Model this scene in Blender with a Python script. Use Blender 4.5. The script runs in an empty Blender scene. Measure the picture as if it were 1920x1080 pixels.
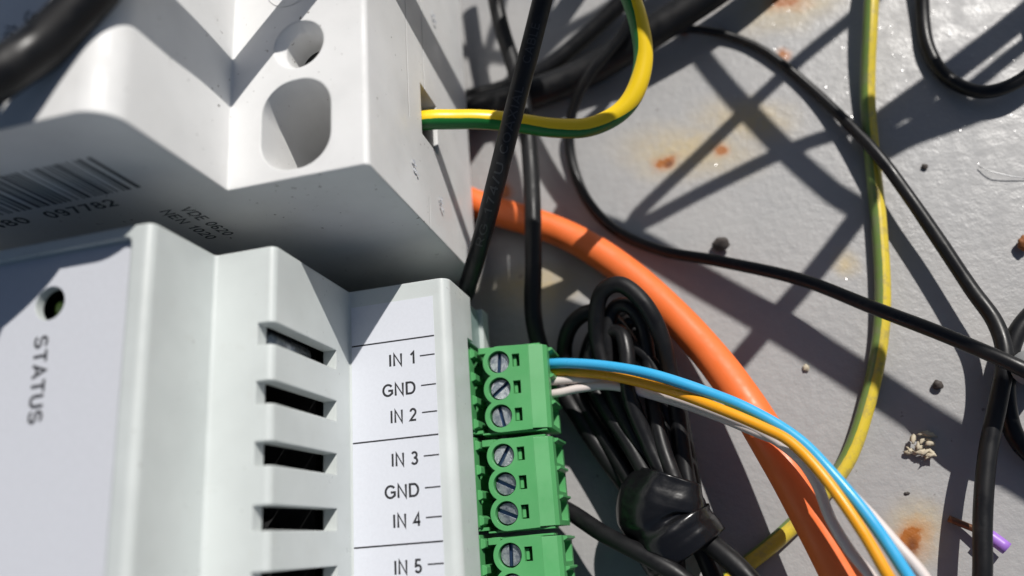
import bpy, bmesh, math, random
from mathutils import Vector, Matrix, noise
random.seed(4)
S = 0.001                       # everything below is in millimetres
scene = bpy.context.scene
C = scene.collection

# ------------------------------------------------------------------ camera
FPX, CAMH = 1500.0, 133.6
AX = Vector((0.96479455, -0.14550372, -0.21908937))
AY = Vector((-0.07244199, -0.94782024, 0.31046569))
AZ = Vector((-0.25283125, -0.28366433, -0.92499238))
def at(px, py, z):              # point of the place seen at a picture position, at height z (mm)
    r = Vector((px-960, py-540, FPX))
    d = Vector((AX.dot(r), AY.dot(r), AZ.dot(r)))
    return d*((z-CAMH)/d.z) + Vector((0, 0, CAMH))
cd = bpy.data.cameras.new('camera'); cam = bpy.data.objects.new('camera', cd); C.objects.link(cam)
right = Vector((AX.x, AY.x, AZ.x)); up = -Vector((AX.y, AY.y, AZ.y)); back = -Vector((AX.z, AY.z, AZ.z))
m3 = Matrix((right, up, back)).transposed().to_4x4(); m3.translation = Vector((0, 0, CAMH))*S
cam.matrix_world = m3
cd.sensor_width = 36; cd.lens = FPX/1920*36; cd.clip_start = 0.002; cd.clip_end = 20
cd.dof.use_dof = True; cd.dof.focus_distance = 0.114; cd.dof.aperture_fstop = 10.5
scene.camera = cam

# ------------------------------------------------------------------ sky, sun, exposure
SUN = Vector((13.75, 18.4, 23.6)).normalized()
w = bpy.data.worlds.new('World'); scene.world = w; w.use_nodes = True
nt = w.node_tree; bg = nt.nodes['Background']
sky = nt.nodes.new('ShaderNodeTexSky'); sky.sky_type = 'NISHITA'; sky.sun_disc = False
sky.sun_elevation = math.asin(SUN.z); sky.sun_rotation = math.atan2(SUN.x, SUN.y)
nt.links.new(sky.outputs[0], bg.inputs[0]); bg.inputs[1].default_value = 0.05
sd = bpy.data.lights.new('sun', 'SUN'); so = bpy.data.objects.new('sun', sd); C.objects.link(so)
sd.energy = 5.0; sd.angle = math.radians(0.55); sd.color = (1, .965, .915)
so.rotation_euler = SUN.to_track_quat('Z', 'Y').to_euler(); so.location = SUN*0.6
scene.view_settings.view_transform = 'Standard'; scene.view_settings.look = 'None'
scene.view_settings.gamma = 1; scene.view_settings.exposure = -0.16
scene.view_settings.use_curve_mapping = False

# ------------------------------------------------------------------ materials
class NT:
    def __init__(s, name):
        s.m = bpy.data.materials.new(name); s.m.use_nodes = True
        s.t = s.m.node_tree; s.b = s.t.nodes['Principled BSDF']
        s.co = s.t.nodes.new('ShaderNodeNewGeometry').outputs['Position']
    def n(s, t, **k):
        o = s.t.nodes.new(t)
        for a, b in k.items(): setattr(o, a, b)
        return o
    def l(s, a, b): s.t.links.new(a, b)
    def noise(s, scale, detail=3, rough=.55, co=None):
        o = s.n('ShaderNodeTexNoise'); o.inputs['Scale'].default_value = scale
        o.inputs['Detail'].default_value = detail; o.inputs['Roughness'].default_value = rough
        s.l(co or s.co, o.inputs['Vector']); return o.outputs['Fac']
    def ramp(s, src, a, b, c0=0., c1=1.):
        o = s.n('ShaderNodeMapRange', interpolation_type='SMOOTHSTEP')
        o.inputs['From Min'].default_value = a; o.inputs['From Max'].default_value = b
        o.inputs['To Min'].default_value = c0; o.inputs['To Max'].default_value = c1
        s.l(src, o.inputs['Value']); return o.outputs['Result']
    def math(s, op, a, b=None):
        o = s.n('ShaderNodeMath', operation=op)
        for i, v in enumerate((a, b)):
            if v is None: continue
            if isinstance(v, (int, float)): o.inputs[i].default_value = v
            else: s.l(v, o.inputs[i])
        return o.outputs[0]
    def mix(s, f, a, b):
        o = s.n('ShaderNodeMix', data_type='RGBA')
        if isinstance(f, (int, float)): o.inputs[0].default_value = f
        else: s.l(f, o.inputs[0])
        for i, v in ((6, a), (7, b)):
            if isinstance(v, tuple): o.inputs[i].default_value = v+(1,)
            else: s.l(v, o.inputs[i])
        return o.outputs[2]
    def bump(s, h, dist, strength=1., normal=None):
        o = s.n('ShaderNodeBump'); o.inputs['Strength'].default_value = strength
        o.inputs['Distance'].default_value = dist; s.l(h, o.inputs['Height'])
        if normal: s.l(normal, o.inputs['Normal'])
        return o.outputs[0]
    def bevel(s, r):
        o = s.n('ShaderNodeBevel'); o.samples = 4; o.inputs['Radius'].default_value = r*S; return o.outputs[0]
    def set(s, base=None, rough=None, **k):
        if base is not None:
            if isinstance(base, tuple): s.b.inputs['Base Color'].default_value = base+(1,)
            else: s.l(base, s.b.inputs['Base Color'])
        if rough is not None:
            if isinstance(rough, (int, float)): s.b.inputs['Roughness'].default_value = rough
            else: s.l(rough, s.b.inputs['Roughness'])
        for a, v in k.items():
            i = s.b.inputs[a.replace('_', ' ')]
            if hasattr(v, 'links') or hasattr(v, 'is_output'): s.l(v, i)
            else: i.default_value = v
        return s.m

def plastic(name, col, rough, bev=.3, speck=.0, bumpd=.010, bscale=2600, blotch=.09, speckcol=(.12, .1, .09)):
    k = NT(name)
    big = k.ramp(k.noise(60, 4), .3, .7)
    c = k.mix(big, tuple(v*(1-blotch) for v in col), tuple(min(1, v*(1+blotch*.5)) for v in col))
    if speck:
        sp = k.math('MULTIPLY', k.ramp(k.noise(1300, 2, .4), .715, .755), k.ramp(k.noise(140, 2), .42, .62))
        c = k.mix(k.math('MULTIPLY', sp, speck), c, speckcol)
        sc = k.math('MULTIPLY', k.ramp(k.noise(260, 5, .7), .56, .75), .10)
        c = k.mix(sc, c, (.38, .34, .28))
    r = k.ramp(k.noise(160, 6, .7), .3, .7, rough*.7, rough*1.35)
    n = k.bump(k.noise(bscale, 2), bumpd*S, 1, k.bevel(bev) if bev else None)
    return k.set(c, r, Normal=n)

M = {}
M['white'] = plastic('white_plastic', (.72, .72, .715), .52, .45, .8)
M['grey'] = plastic('light_grey_plastic', (.565, .60, .59), .38, .35, .35)
M['basegrey'] = plastic('base_grey_plastic', (.22, .30, .29), .35, .2)
M['lip'] = plastic('lip_grey_plastic', (.5, .54, .53), .35, .2)
M['green'] = plastic('green_plastic', (.088, .345, .12), .42, .12, 0, .003, 5000, .08)
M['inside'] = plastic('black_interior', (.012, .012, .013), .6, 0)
M['holewall'] = plastic('deep_hole_dark', (.03, .03, .033), .5, 0)

def rubber(name, col=(.008, .008, .009), rough=.46, bumpd=.006, dust=.07, bscale=2500):
    k = NT(name)
    d = k.math('MULTIPLY', k.ramp(k.noise(420, 5, .65), .55, .8), dust)
    c = k.mix(d, col, (.14, .135, .13))
    r = k.ramp(k.noise(300, 3), .3, .7, rough*.75, rough*1.3)
    if max(col) < .03: k.b.inputs['Specular IOR Level'].default_value = .32
    return k.set(c, r, Normal=k.bump(k.noise(bscale, 3), bumpd*S))
M['rubber'] = rubber('black_rubber')
M['rubber2'] = rubber('worn_black_rubber', (.010, .010, .011), .36, .012, .10, 1800)
M['gloss'] = rubber('black_cable_sheath', (.006, .006, .007), .45, .006, .06)
M['coaxmark'] = NT('embossed_grey_print').set((.026, .027, .029), .4)
M['orange'] = rubber('orange_sheath', (.86, .17, .035), .5, .012, .0, 1500)
M['blue'] = rubber('blue_insulation', (.045, .40, .72), .33, .004, .0)
M['ochre'] = rubber('orange_insulation', (.86, .36, .012), .33, .004, .0)
M['whitewire'] = rubber('white_insulation', (.66, .585, .555), .42, .01, .0)
M['purple'] = rubber('purple_insulation', (.36, .17, .62), .4, .004, .0)
M['greywire'] = rubber('grey_sheath', (.27, .28, .28), .4, .004, .0)
def stripe(name, y, g, dirt=0.):
    k = NT(name); a = k.n('ShaderNodeAttribute', attribute_name='stripe')
    f = k.ramp(k.math('ADD', a.outputs['Fac'], k.math('MULTIPLY', k.math('SUBTRACT', k.noise(900, 2), .5), .1)), -.02, .02)
    c = k.mix(f, g, y)
    if dirt: c = k.mix(k.math('MULTIPLY', k.ramp(k.noise(380, 5, .7), .45, .7), dirt), c, (.22, .2, .14))
    return k.set(c, .34, Normal=k.bump(k.noise(3200, 3), .008*S))
M['earth'] = stripe('yellow_green_insulation', (.88, .60, .01), (.012, .15, .03))
M['earth2'] = stripe('faded_yellow_green_insulation', (.68, .52, .045), (.16, .25, .06), .5)
def tape():
    k = NT('black_vinyl_tape')
    h = k.math('ADD', k.noise(110, 3, .5), k.math('MULTIPLY', k.noise(330, 3, .5), .22))
    return k.set((.007, .007, .008), .26, Normal=k.bump(h, .9*S, .55))
M['tape'] = tape()
def steel():
    k = NT('zinc_screw'); mp = k.n('ShaderNodeMapping'); mp.inputs['Scale'].default_value = (1, 6, 1)
    tc = k.n('ShaderNodeTexCoord'); k.l(tc.outputs['Object'], mp.inputs[0])
    s1 = k.noise(2500, 4, .7, mp.outputs[0])
    c = k.mix(k.ramp(k.noise(900, 4, .7), .4, .65), (.42, .45, .47), (.20, .23, .27))
    return k.set(c, k.ramp(s1, .3, .7, .22, .5), Metallic=.9, Normal=k.bump(s1, .05*S, .8, k.bevel(.08)))
M['steel'] = steel()
M['slot'] = NT('dark_blue_slot').set((.06, .11, .20), .35, Metallic=.8)  # slot faces darker and bluer than the screw head
M['copper'] = NT('tarnished_copper').set((.20, .10, .06), .4, Metallic=.8)
M['ink'] = NT('black_ink').set((.018, .018, .022), .6)
M['fadedink'] = NT('grey_ink').set((.085, .09, .095), .6)
def paper(name, col, d=.012, sc=1500):
    k = NT(name); c = k.mix(k.ramp(k.noise(2200, 4, .7), .3, .7), tuple(v*.96 for v in col), col)
    return k.set(c, .6, Normal=k.bump(k.noise(sc, 4, .7), d*S))
M['paper'] = paper('white_paper_label', (.64, .66, .715))
M['paper2'] = paper('pale_blue_grey_label', (.575, .59, .635), .006, 900)
def led():
    k = NT('clear_led'); return k.set((.045, .075, .022), .12, Transmission_Weight=.25, IOR=1.45)
M['led'] = led()
M['crumb'] = rubber('beige_crumb', (.50, .44, .33), .7, .03, .0)
M['grit'] = rubber('dark_grit', (.06, .05, .045), .7, .03, .0)
M['rustgrit'] = rubber('rusty_grit', (.25, .09, .025), .7, .03, .0)
M['glint'] = NT('sliver_and_glint_metal').set((.7, .7, .7), .45, Metallic=1.)  # bright metal of the sliver and the added glint flakes

def table_mat():
    k = NT('grey_painted_metal')
    base = k.mix(k.ramp(k.noise(28, 5, .6), .3, .7), (.31, .308, .31), (.36, .353, .348))
    base = k.mix(k.math('MULTIPLY', k.ramp(k.noise(900, 4, .7), .5, .8), .25), base, (.42, .42, .42))
    # ochre bloom and rust spots with shapes of their own
    warp = k.n('ShaderNodeTexNoise'); warp.inputs['Scale'].default_value = 110; warp.inputs['Detail'].default_value = 4
    k.l(k.co, warp.inputs['Vector'])
    va = k.n('ShaderNodeVectorMath', operation='MULTIPLY_ADD'); k.l(warp.outputs['Color'], va.inputs[0])
    va.inputs[1].default_value = (.006, .006, 0); k.l(k.co, va.inputs[2]); wc = va.outputs[0]
    def spot(px, py, r, sx=1., rot=0.):
        c = at(px, py, 0)*S + Vector((.003, .003, 0))
        sub = k.n('ShaderNodeVectorMath', operation='SUBTRACT'); k.l(wc, sub.inputs[0]); sub.inputs[1].default_value = tuple(c)
        mp = k.n('ShaderNodeMapping', vector_type='TEXTURE'); k.l(sub.outputs[0], mp.inputs[0])
        mp.inputs['Rotation'].default_value = (0, 0, rot); mp.inputs['Scale'].default_value = (sx, 1, 1)
        ln = k.n('ShaderNodeVectorMath', operation='LENGTH'); k.l(mp.outputs[0], ln.inputs[0])
        return k.ramp(ln.outputs['Value'], r*S, 0)
    def add(lst, col, amt, base, hard=False):
        f = None
        for a in lst:
            v = spot(*a); f = v if f is None else k.math('MAXIMUM', f, v)
        f = k.math('MULTIPLY', f, amt)
        f = k.math('MULTIPLY', f, k.ramp(k.noise(500, 4, .7), .25, .6, .55, 1.))
        if hard: f = k.ramp(k.math('ADD', f, k.math('MULTIPLY', k.math('SUBTRACT', k.noise(1100, 5, .7), .5), .9)), .25, .55)
        return k.mix(f, base, col)
    base = add([(1290, 285, 8, 2.2, -.25), (1400, 225, 7, 1.8, -.3), (1480, 0, 9, 1.8, .2), (1590, 490, 3.5), (1000, 540, 6, 2.6),
                (1410, 230, 5), (1720, 990, 7)], (.52, .38, .14), .6, base)
    base = add([(1250, 303, 2.4, 1.3), (1352, 286, 2., 1.3), (1470, 106, 1.8), (1478, 5, 3.2, 1.7), (1712, 1008, 4.2, 1.2, .5), (945, 362, 3.2)],
               (.44, .14, .018), .8, base)
    base = add([(1250, 303, 1.7, 1.5), (1352, 286, 1.3, 1.5), (1470, 106, .9), (1478, 5, 2.2, 1.7), (1712, 1008, 2.8, 1.2, .5), (945, 362, 2.2)],
               (.34, .11, .014), 1., base, True)
    base = add([(1255, 306, 1.2), (1720, 1020, 1.8)], (.14, .045, .015), .9, base)
    # fine dark chips
    chips = k.math('MULTIPLY', k.ramp(k.noise(420, 3, .5), .73, .76), .7)
    base = k.mix(chips, base, (.12, .10, .09))
    h = k.math('ADD', k.noise(750, 3, .55), k.math('MULTIPLY', k.noise(2600, 2), .25))
    return k.set(base, k.ramp(k.noise(300, 4), .3, .7, .36, .55), Normal=k.bump(h, .15*S, .7))
M['table'] = table_mat()

# ------------------------------------------------------------------ building helpers
def link(name, me, mat, parent=None, origin=None, smooth=True, auto=None):
    o = bpy.data.objects.new(name, me); C.objects.link(o)
    mats = mat if isinstance(mat, (list, tuple)) else [mat]
    if len(me.materials) == 0:
        for m in mats: me.materials.append(M[m])
    for p in me.polygons: p.use_smooth = smooth
    org = Vector(origin) if origin is not None else None
    me.transform(Matrix.Scale(S, 4))
    if parent is not None:
        world_parent = parent
        off = Vector((0, 0, 0)); q = parent
        while q is not None: off += q.location; q = q.parent
        o.parent = parent
        if org is not None:
            me.transform(Matrix.Translation(-org*S)); o.location = org*S-off
        else: me.transform(Matrix.Translation(-off))
    elif org is not None:
        me.transform(Matrix.Translation(-org*S)); o.location = org*S
    if smooth and auto: me.set_sharp_from_angle(angle=math.radians(auto))
    return o
def root(name, loc):
    o = bpy.data.objects.new(name, None); C.objects.link(o); o.location = Vector(loc)*S
    o.empty_display_size = .005; return o
def tag(o, label=None, cat=None, group=None, kind=None):
    for a, v in (('label', label), ('category', cat), ('group', group), ('kind', kind)):
        if v: o[a] = v
    return o
def to_me(bm, name='m'):
    bmesh.ops.recalc_face_normals(bm, faces=bm.faces)
    me = bpy.data.meshes.new(name); bm.to_mesh(me); bm.free(); return me
def round_poly(pts, radii, seg=6):
    out = []; n = len(pts)
    for i, p in enumerate(pts):
        p = Vector(p); a = Vector(pts[i-1]); b = Vector(pts[(i+1) % n]); r = radii[i] if isinstance(radii, (list, tuple)) else radii
        if r <= 0: out.append(p); continue
        u = (a-p).normalized(); v = (b-p).normalized(); ang = u.angle(v)
        d = min(r/math.tan(ang/2), (a-p).length*.49, (b-p).length*.49); r2 = d*math.tan(ang/2)
        c = p+(u+v).normalized()*(r2/math.sin(ang/2))
        s = p+u*d-c; e = p+v*d-c
        a0 = math.atan2(s.y, s.x); a1 = math.atan2(e.y, e.x); da = (a1-a0+math.pi) % (2*math.pi)-math.pi
        for k in range(seg+1):
            t = a0+da*k/seg; out.append(c+Vector((math.cos(t), math.sin(t)))*r2)
    return out
def prism(bm, poly, axis, a, b, midx=0):
    """extrude a 2-D outline along an axis: 'y' outline is (x,z); 'z' outline is (x,y); 'x' outline is (y,z)"""
    f = {'y': lambda p, t: (p[0], t, p[1]), 'z': lambda p, t: (p[0], p[1], t), 'x': lambda p, t: (t, p[0], p[1])}[axis]
    va = [bm.verts.new(f(p, a)) for p in poly]; vb = [bm.verts.new(f(p, b)) for p in poly]; n = len(poly); fs = []
    fs.append(bm.faces.new(va)); fs.append(bm.faces.new(vb[::-1]))
    for i in range(n): fs.append(bm.faces.new((va[i], vb[i], vb[(i+1) % n], va[(i+1) % n])))
    for q in fs: q.material_index = midx
    return fs
def box(bm, x0, x1, y0, y1, z0, z1, midx=0):
    prism(bm, [(x0, y0), (x1, y0), (x1, y1), (x0, y1)], 'z', z0, z1, midx)
def circ(cx, cy, r, n=32, ry=None):
    return [(cx+r*math.cos(2*math.pi*i/n), cy+(ry or r)*math.sin(2*math.pi*i/n)) for i in range(n)]
def boolean(body, cutters, mats):
    """body and cutters are bmesh; returns a mesh. materials are carried over by slot order"""
    me = to_me(body, 'body'); o = bpy.data.objects.new('tmp', me); C.objects.link(o)
    for m in mats: me.materials.append(M[m])
    tmp = [o]
    for cb in cutters:
        cm = to_me(cb, 'cut'); c = bpy.data.objects.new('tmpc', cm); C.objects.link(c); tmp.append(c)
        for m in mats: cm.materials.append(M[m])
        md = o.modifiers.new('b', 'BOOLEAN'); md.operation = 'DIFFERENCE'; md.object = c; md.solver = 'EXACT'
    bpy.context.view_layer.update()
    dg = bpy.context.evaluated_depsgraph_get()
    res = bpy.data.meshes.new_from_object(o.evaluated_get(dg))
    for t in tmp: bpy.data.objects.remove(t)
    return res
def catmull(P, step=.6):
    P = [P[0]*2-P[1]]+P+[P[-1]*2-P[-2]]; out = []
    for i in range(1, len(P)-2):
        a, b, c, d = P[i-1:i+3]
        n = max(2, int((c-b).length/step))
        for k in range(n):
            t = k/n
            out.append(.5*((2*b)+(c-a)*t+(2*a-5*b+4*c-d)*t*t+(3*b-a-3*c+d)*t**3))
    out.append(P[-2].copy()); return out
def frames(P, ref=Vector((0, 0, 1))):
    T = [(P[min(i+1, len(P)-1)]-P[max(i-1, 0)]).normalized() for i in range(len(P))]
    N = []; n = ref-T[0]*ref.dot(T[0])
    if n.length < .05: n = T[0].orthogonal()
    n.normalize()
    for t in T:
        n = n-t*n.dot(t); n.normalize(); N.append(n.copy())
    return T, N
def tube(bm, P, r, seg=24, stripe=None, midx=0, wob=0.):
    """r: number or list of radii at the control points; stripe: list of direction vectors spread along the tube"""
    T, N = frames(P); n = len(P); rings = []
    lay = bm.verts.layers.float.get('stripe') or bm.verts.layers.float.new('stripe')
    for i, p in enumerate(P):
        f = i/(n-1)
        if isinstance(r, (list, tuple)):
            g = f*(len(r)-1); j = min(int(g), len(r)-2); rr = r[j]+(r[j+1]-r[j])*(g-j)
        else: rr = r
        rr *= 1+wob*(noise.noise(p*.12)) if wob else 1
        B = T[i].cross(N[i]); ring = []
        if stripe:
            g = f*(len(stripe)-1); j = min(int(g), len(stripe)-2); sv = Vector(stripe[j]).lerp(Vector(stripe[j+1]), g-j)
            sv = (sv-T[i]*sv.dot(T[i])).normalized()
        for k in range(seg):
            a = 2*math.pi*k/seg; d = N[i]*math.cos(a)+B*math.sin(a); v = bm.verts.new(p+d*rr)
            if stripe: v[lay] = d.dot(sv)
            ring.append(v)
        rings.append(ring)
    for i in range(n-1):
        for k in range(seg):
            q = bm.faces.new((rings[i][k], rings[i][(k+1) % seg], rings[i+1][(k+1) % seg], rings[i+1][k])); q.material_index = midx
    bm.faces.new(rings[0][::-1]).material_index = midx; bm.faces.new(rings[-1]).material_index = midx
def pts(lst): return [at(*p) if len(p) == 3 else Vector(p[:3]) for p in lst]   # 4-tuples are plain mm coordinates
def cable(name, lst, r, mat, label=None, cat='cable', group=None, parent=None, stripe=None, seg=24, step=.6, wob=.03):
    P = catmull(pts(lst), step); bm = bmesh.new(); tube(bm, P, r, seg, stripe, 0, wob)
    o = link(name, to_me(bm), mat, parent, origin=(P[0] if parent is None else None))
    if label: tag(o, label, cat, group)
    return o, P
def arc(cx, cy, rx, ry, a0, a1, n=14):
    return [(cx+rx*math.cos(math.radians(a0+(a1-a0)*i/n)), cy+ry*math.sin(math.radians(a0+(a1-a0)*i/n))) for i in range(n+1)]
GL = {   # letter strokes on a body 1 high: (width, [polylines])
 'I': (.2, [[(.1, 0), (.1, 1)]]), 'N': (.76, [[(.08, 0), (.08, 1), (.68, 0), (.68, 1)]]),
 'G': (.86, [arc(.46, .5, .39, .45, 38, 318, 22)+[(.80, .22), (.80, .46), (.48, .46)]]),
 'D': (.80, [[(.38, .05), (.08, .05), (.08, .95), (.38, .95)]+arc(.38, .5, .35, .45, 88, -88, 16)+[(.36, .05)]]),
 'S': (.74, [arc(.37, .72, .27, .235, 20, 250, 14)+arc(.37, .27, .30, .225, 72, -168, 14)]),
 'T': (.72, [[(.0, .95), (.72, .95)], [(.36, .95), (.36, 0)]]), 'A': (.76, [[(.02, 0), (.38, 1), (.74, 0)], [(.17, .32), (.59, .32)]]),
 'U': (.76, [[(.08, 1), (.08, .36)]+arc(.38, .33, .30, .28, 180, 360, 14)+[(.68, 1)]]),
 'V': (.72, [[(.02, 1), (.36, 0), (.70, 1)]]), 'E': (.68, [[(.64, .05), (.08, .05), (.08, .95), (.62, .95)], [(.08, .52), (.58, .52)]]),
 'R': (.76, [[(.08, 0), (.08, .95), (.44, .95)]+arc(.44, .71, .24, .24, 88, -88, 10)+[(.08, .47)], [(.42, .47), (.70, 0)]]),
 'O': (.86, [arc(.43, .5, .37, .45, 0, 360, 26)]), 'C': (.80, [arc(.44, .5, .37, .45, 42, 318, 22)]),
 'X': (.72, [[(.03, 0), (.69, 1)], [(.69, 0), (.03, 1)]]), 'L': (.62, [[(.08, 1), (.08, .05), (.58, .05)]]),
 'B': (.74, [[(.08, .05), (.08, .95), (.42, .95)]+arc(.42, .74, .2, .21, 88, -88, 8)+[(.08, .53)], [(.42, .53)]+arc(.42, .29, .25, .24, 88, -88, 8)+[(.08, .05)]]),
 'H': (.76, [[(.08, 0), (.08, 1)], [(.68, 0), (.68, 1)], [(.08, .52), (.68, .52)]]), 'Z': (.68, [[(.05, .95), (.62, .95), (.04, .05), (.64, .05)]]),
 '/': (.34, [[(.0, -.02), (.32, 1.02)]]), ' ': (.30, []),
 '0': (.60, [arc(.3, .5, .235, .45, 0, 360, 24)]), '1': (.52, [[(.12, .74), (.36, .97), (.36, 0)]]),
 '2': (.60, [arc(.30, .70, .23, .25, 170, -35, 14)+[(.06, .06), (.56, .06)]]),
 '3': (.60, [arc(.29, .735, .21, .215, 155, -80, 12)+[(.24, .52)], [(.24, .52)]+arc(.29, .275, .24, .235, 85, -158, 14)]),
 '4': (.60, [[(.44, 0), (.44, .96), (.05, .30), (.58, .30)]]),
 '5': (.60, [[(.52, .95), (.14, .95), (.09, .50)]+arc(.29, .31, .235, .25, 130, -160, 16)]),
 '6': (.60, [[(.51, .80)]+arc(.31, .60, .24, .35, 55, 175, 10)+[(.07, .34)], arc(.30, .30, .23, .25, 0, 360, 20)]),
 '7': (.60, [[(.06, .93), (.53, .93), (.22, 0)]]), '8': (.60, [arc(.3, .735, .19, .21, 0, 360, 18), arc(.3, .285, .235, .235, 0, 360, 18)]),
 '9': (.60, [arc(.29, .68, .22, .26, 0, 360, 18), [(.52, .68)]+arc(.28, .40, .24, .35, 8, -140, 12)]),
}
def text_me(s, size, weight=.18, spacing=.16, extrude=.0, sub=0):
    """flat lettering, x along the line, y up, size = capital height in mm"""
    bm = bmesh.new(); x = 0; lift = 0
    for ch in s:
        wd, lines = GL[ch]
        for ln in lines:
            lift += .0006; P = [Vector(p) for p in ln]; closed = (P[0]-P[-1]).length < .01
            L = []; R_ = []
            if sub:
                Q = [P[0]]
                for a, b in zip(P, P[1:]):
                    m = max(1, int((b-a).length/sub)); Q += [a.lerp(b, (i+1)/m) for i in range(m)]
                P = Q
            for i, p in enumerate(P):
                a = P[i]-P[i-1] if i > 0 else (P[-1]-P[-2] if closed else P[1]-P[0])
                b = P[i+1]-P[i] if i < len(P)-1 else (P[1]-P[0] if closed else a)
                a = a.normalized() if a.length > 1e-6 else b.normalized(); b = b.normalized() if b.length > 1e-6 else a
                n1 = Vector((-a.y, a.x)); n2 = Vector((-b.y, b.x)); m = (n1+n2)
                if m.length < .3: m = n1
                m.normalize(); k = weight/2/max(.45, m.dot(n1)); q = p+Vector((x, 0))
                L.append(bm.verts.new(((q+m*k).x*size, (q+m*k).y*size, extrude+lift))); R_.append(bm.verts.new(((q-m*k).x*size, (q-m*k).y*size, extrude+lift)))
            for i in range(len(P)-1):
                try: bm.faces.new((R_[i], R_[i+1], L[i+1], L[i]))
                except ValueError: pass
        x += wd+spacing
    me = bpy.data.meshes.new('t'); bm.to_mesh(me); bm.free(); return me
def put_text(s, size, org, xdir, ydir, mat, parent, name='printed_text', width=None, **k):
    me = text_me(s, size, **k)
    if width:
        xs = [v.co.x for v in me.vertices]; f = width/(max(xs)-min(xs)); x0 = min(xs)
        for v in me.vertices: v.co.x = (v.co.x-x0)*f
    for v in me.vertices: v.co.z += .003
    x = Vector(xdir).normalized(); y = Vector(ydir).normalized(); z = x.cross(y)
    mm = Matrix((x, y, z)).transposed().to_4x4(); mm.translation = Vector(org)
    me.transform(mm)
    return link(name, me, mat, parent, smooth=False)

# ------------------------------------------------------------------ the setting: painted metal table
bm = bmesh.new(); box(bm, -900, 900, -700, 1100, -3, 0)
tag(link('table_top', to_me(bm), 'table', smooth=False), kind='structure',
    label='grey painted metal table top with rust spots and grit', cat='table top')

# ------------------------------------------------------------------ mounting rail under the modules
bm = bmesh.new()
prof = [(-97, 7.4), (-91.5, 7.4), (-91.5, 1.1), (-68.5, 1.1), (-68.5, 7.4), (-63, 7.4), (-63, 6.4), (-67.5, 6.4), (-67.5, .1), (-92.5, .1), (-92.5, 6.4), (-97, 6.4)]
prism(bm, prof, 'y', -90, 150)
tag(link('mounting_rail', to_me(bm), 'steel', origin=(-80, 30, 0), smooth=False),
    'metal mounting rail running under the two modules', 'rail')

# ------------------------------------------------------------------ upper white socket module
XR = -35.4; Y0 = 45.1; Y1 = 112
um = root('socket_module', (-80, 78, 7.5))
tag(um, 'tall white stepped plastic module with barcode and earth wire hole', 'electrical module')
prof = [(-125, 7.5), (XR-.4, 7.5), (XR, 53.6), (-54.4, 53.6), (-54.4, 75), (-106, 75), (-106, 53.6), (-125, 53.6)]
body = bmesh.new(); prism(body, round_poly(prof, [1, .6, .7, .3, 3.6, 3.6, .3, .8], 8), 'y', Y0, Y1)
cuts = []
c = bmesh.new()   # large oval opening of the terminal shoulder
prism(c, round_poly([(-49.9, 46.3), (-40.3, 46.3), (-40.3, 58.9), (-49.9, 58.9)], [4.4, 4.4, 4.4, 4.4], 12), 'z', 33, 60); cuts.append(c)
c = bmesh.new()   # screw hole with a conical lead-in
ca = circ(-44.9, 64.2, 3.5, 40); cb = circ(-44.5, 64.0, 2.75, 40)
v1 = [c.verts.new((x, y, 53.9)) for x, y in circ(-44.9, 64.2, 3.72, 40)]; v2 = [c.verts.new((x, y, 52.3)) for x, y in cb]
v3 = [c.verts.new((x, y, 48.0)) for x, y in cb]
c.faces.new(v1[::-1]); c.faces.new(v3).material_index = 1
for i in range(40):
    j = (i+1) % 40
    c.faces.new((v1[i], v1[j], v2[j], v2[i])); c.faces.new((v2[i], v2[j], v3[j], v3[i]))
cuts.append(c)
c = bmesh.new()   # small dark bore inside it
prism(c, circ(-44.5, 64.0, 1.2, 24), 'z', 44, 48.1, 1); cuts.append(c)
c = bmesh.new(); box(c, XR-7, XR+3, 59.6, 68.3, 26.2, 33.5); cuts.append(c)      # wire entry
c = bmesh.new(); box(c, XR-.55, XR+3, 59.6, 120, 38.8, 38.93); cuts.append(c)     # moulded groove lines of the side wall
c = bmesh.new(); box(c, XR-.5, XR+3, 68.35, 120, 31.55, 31.7); cuts.append(c)
c = bmesh.new(); box(c, XR-.5, XR+3, 40, 50, 31.55, 31.66); cuts.append(c)
me = boolean(body, cuts, ['white', 'inside'])
link('casing', me, ['white', 'inside'], um, auto=35)
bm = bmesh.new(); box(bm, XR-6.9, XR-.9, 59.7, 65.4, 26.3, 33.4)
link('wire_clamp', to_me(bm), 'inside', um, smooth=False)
# thin raised ring on the shoulder with a small letter
bm = bmesh.new()
rc = at(541, -26, 53.6)
for r0, r1 in ((3.1, 3.25),):
    a = circ(rc.x, rc.y, r0, 48); b = circ(rc.x, rc.y, r1, 48)
    va = [bm.verts.new((x, y, 53.66)) for x, y in a]; vb = [bm.verts.new((x, y, 53.66)) for x, y in b]
    vc = [bm.verts.new((x, y, 53.59)) for x, y in a]; vd = [bm.verts.new((x, y, 53.59)) for x, y in b]
    for i in range(48):
        j = (i+1) % 48
        bm.faces.new((va[i], vb[i], vb[j], va[j])); bm.faces.new((vb[i], vd[i], vd[j], vb[j])); bm.faces.new((va[i], va[j], vc[j], vc[i]))
link('moulded_ring', to_me(bm), 'white', um)
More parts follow.
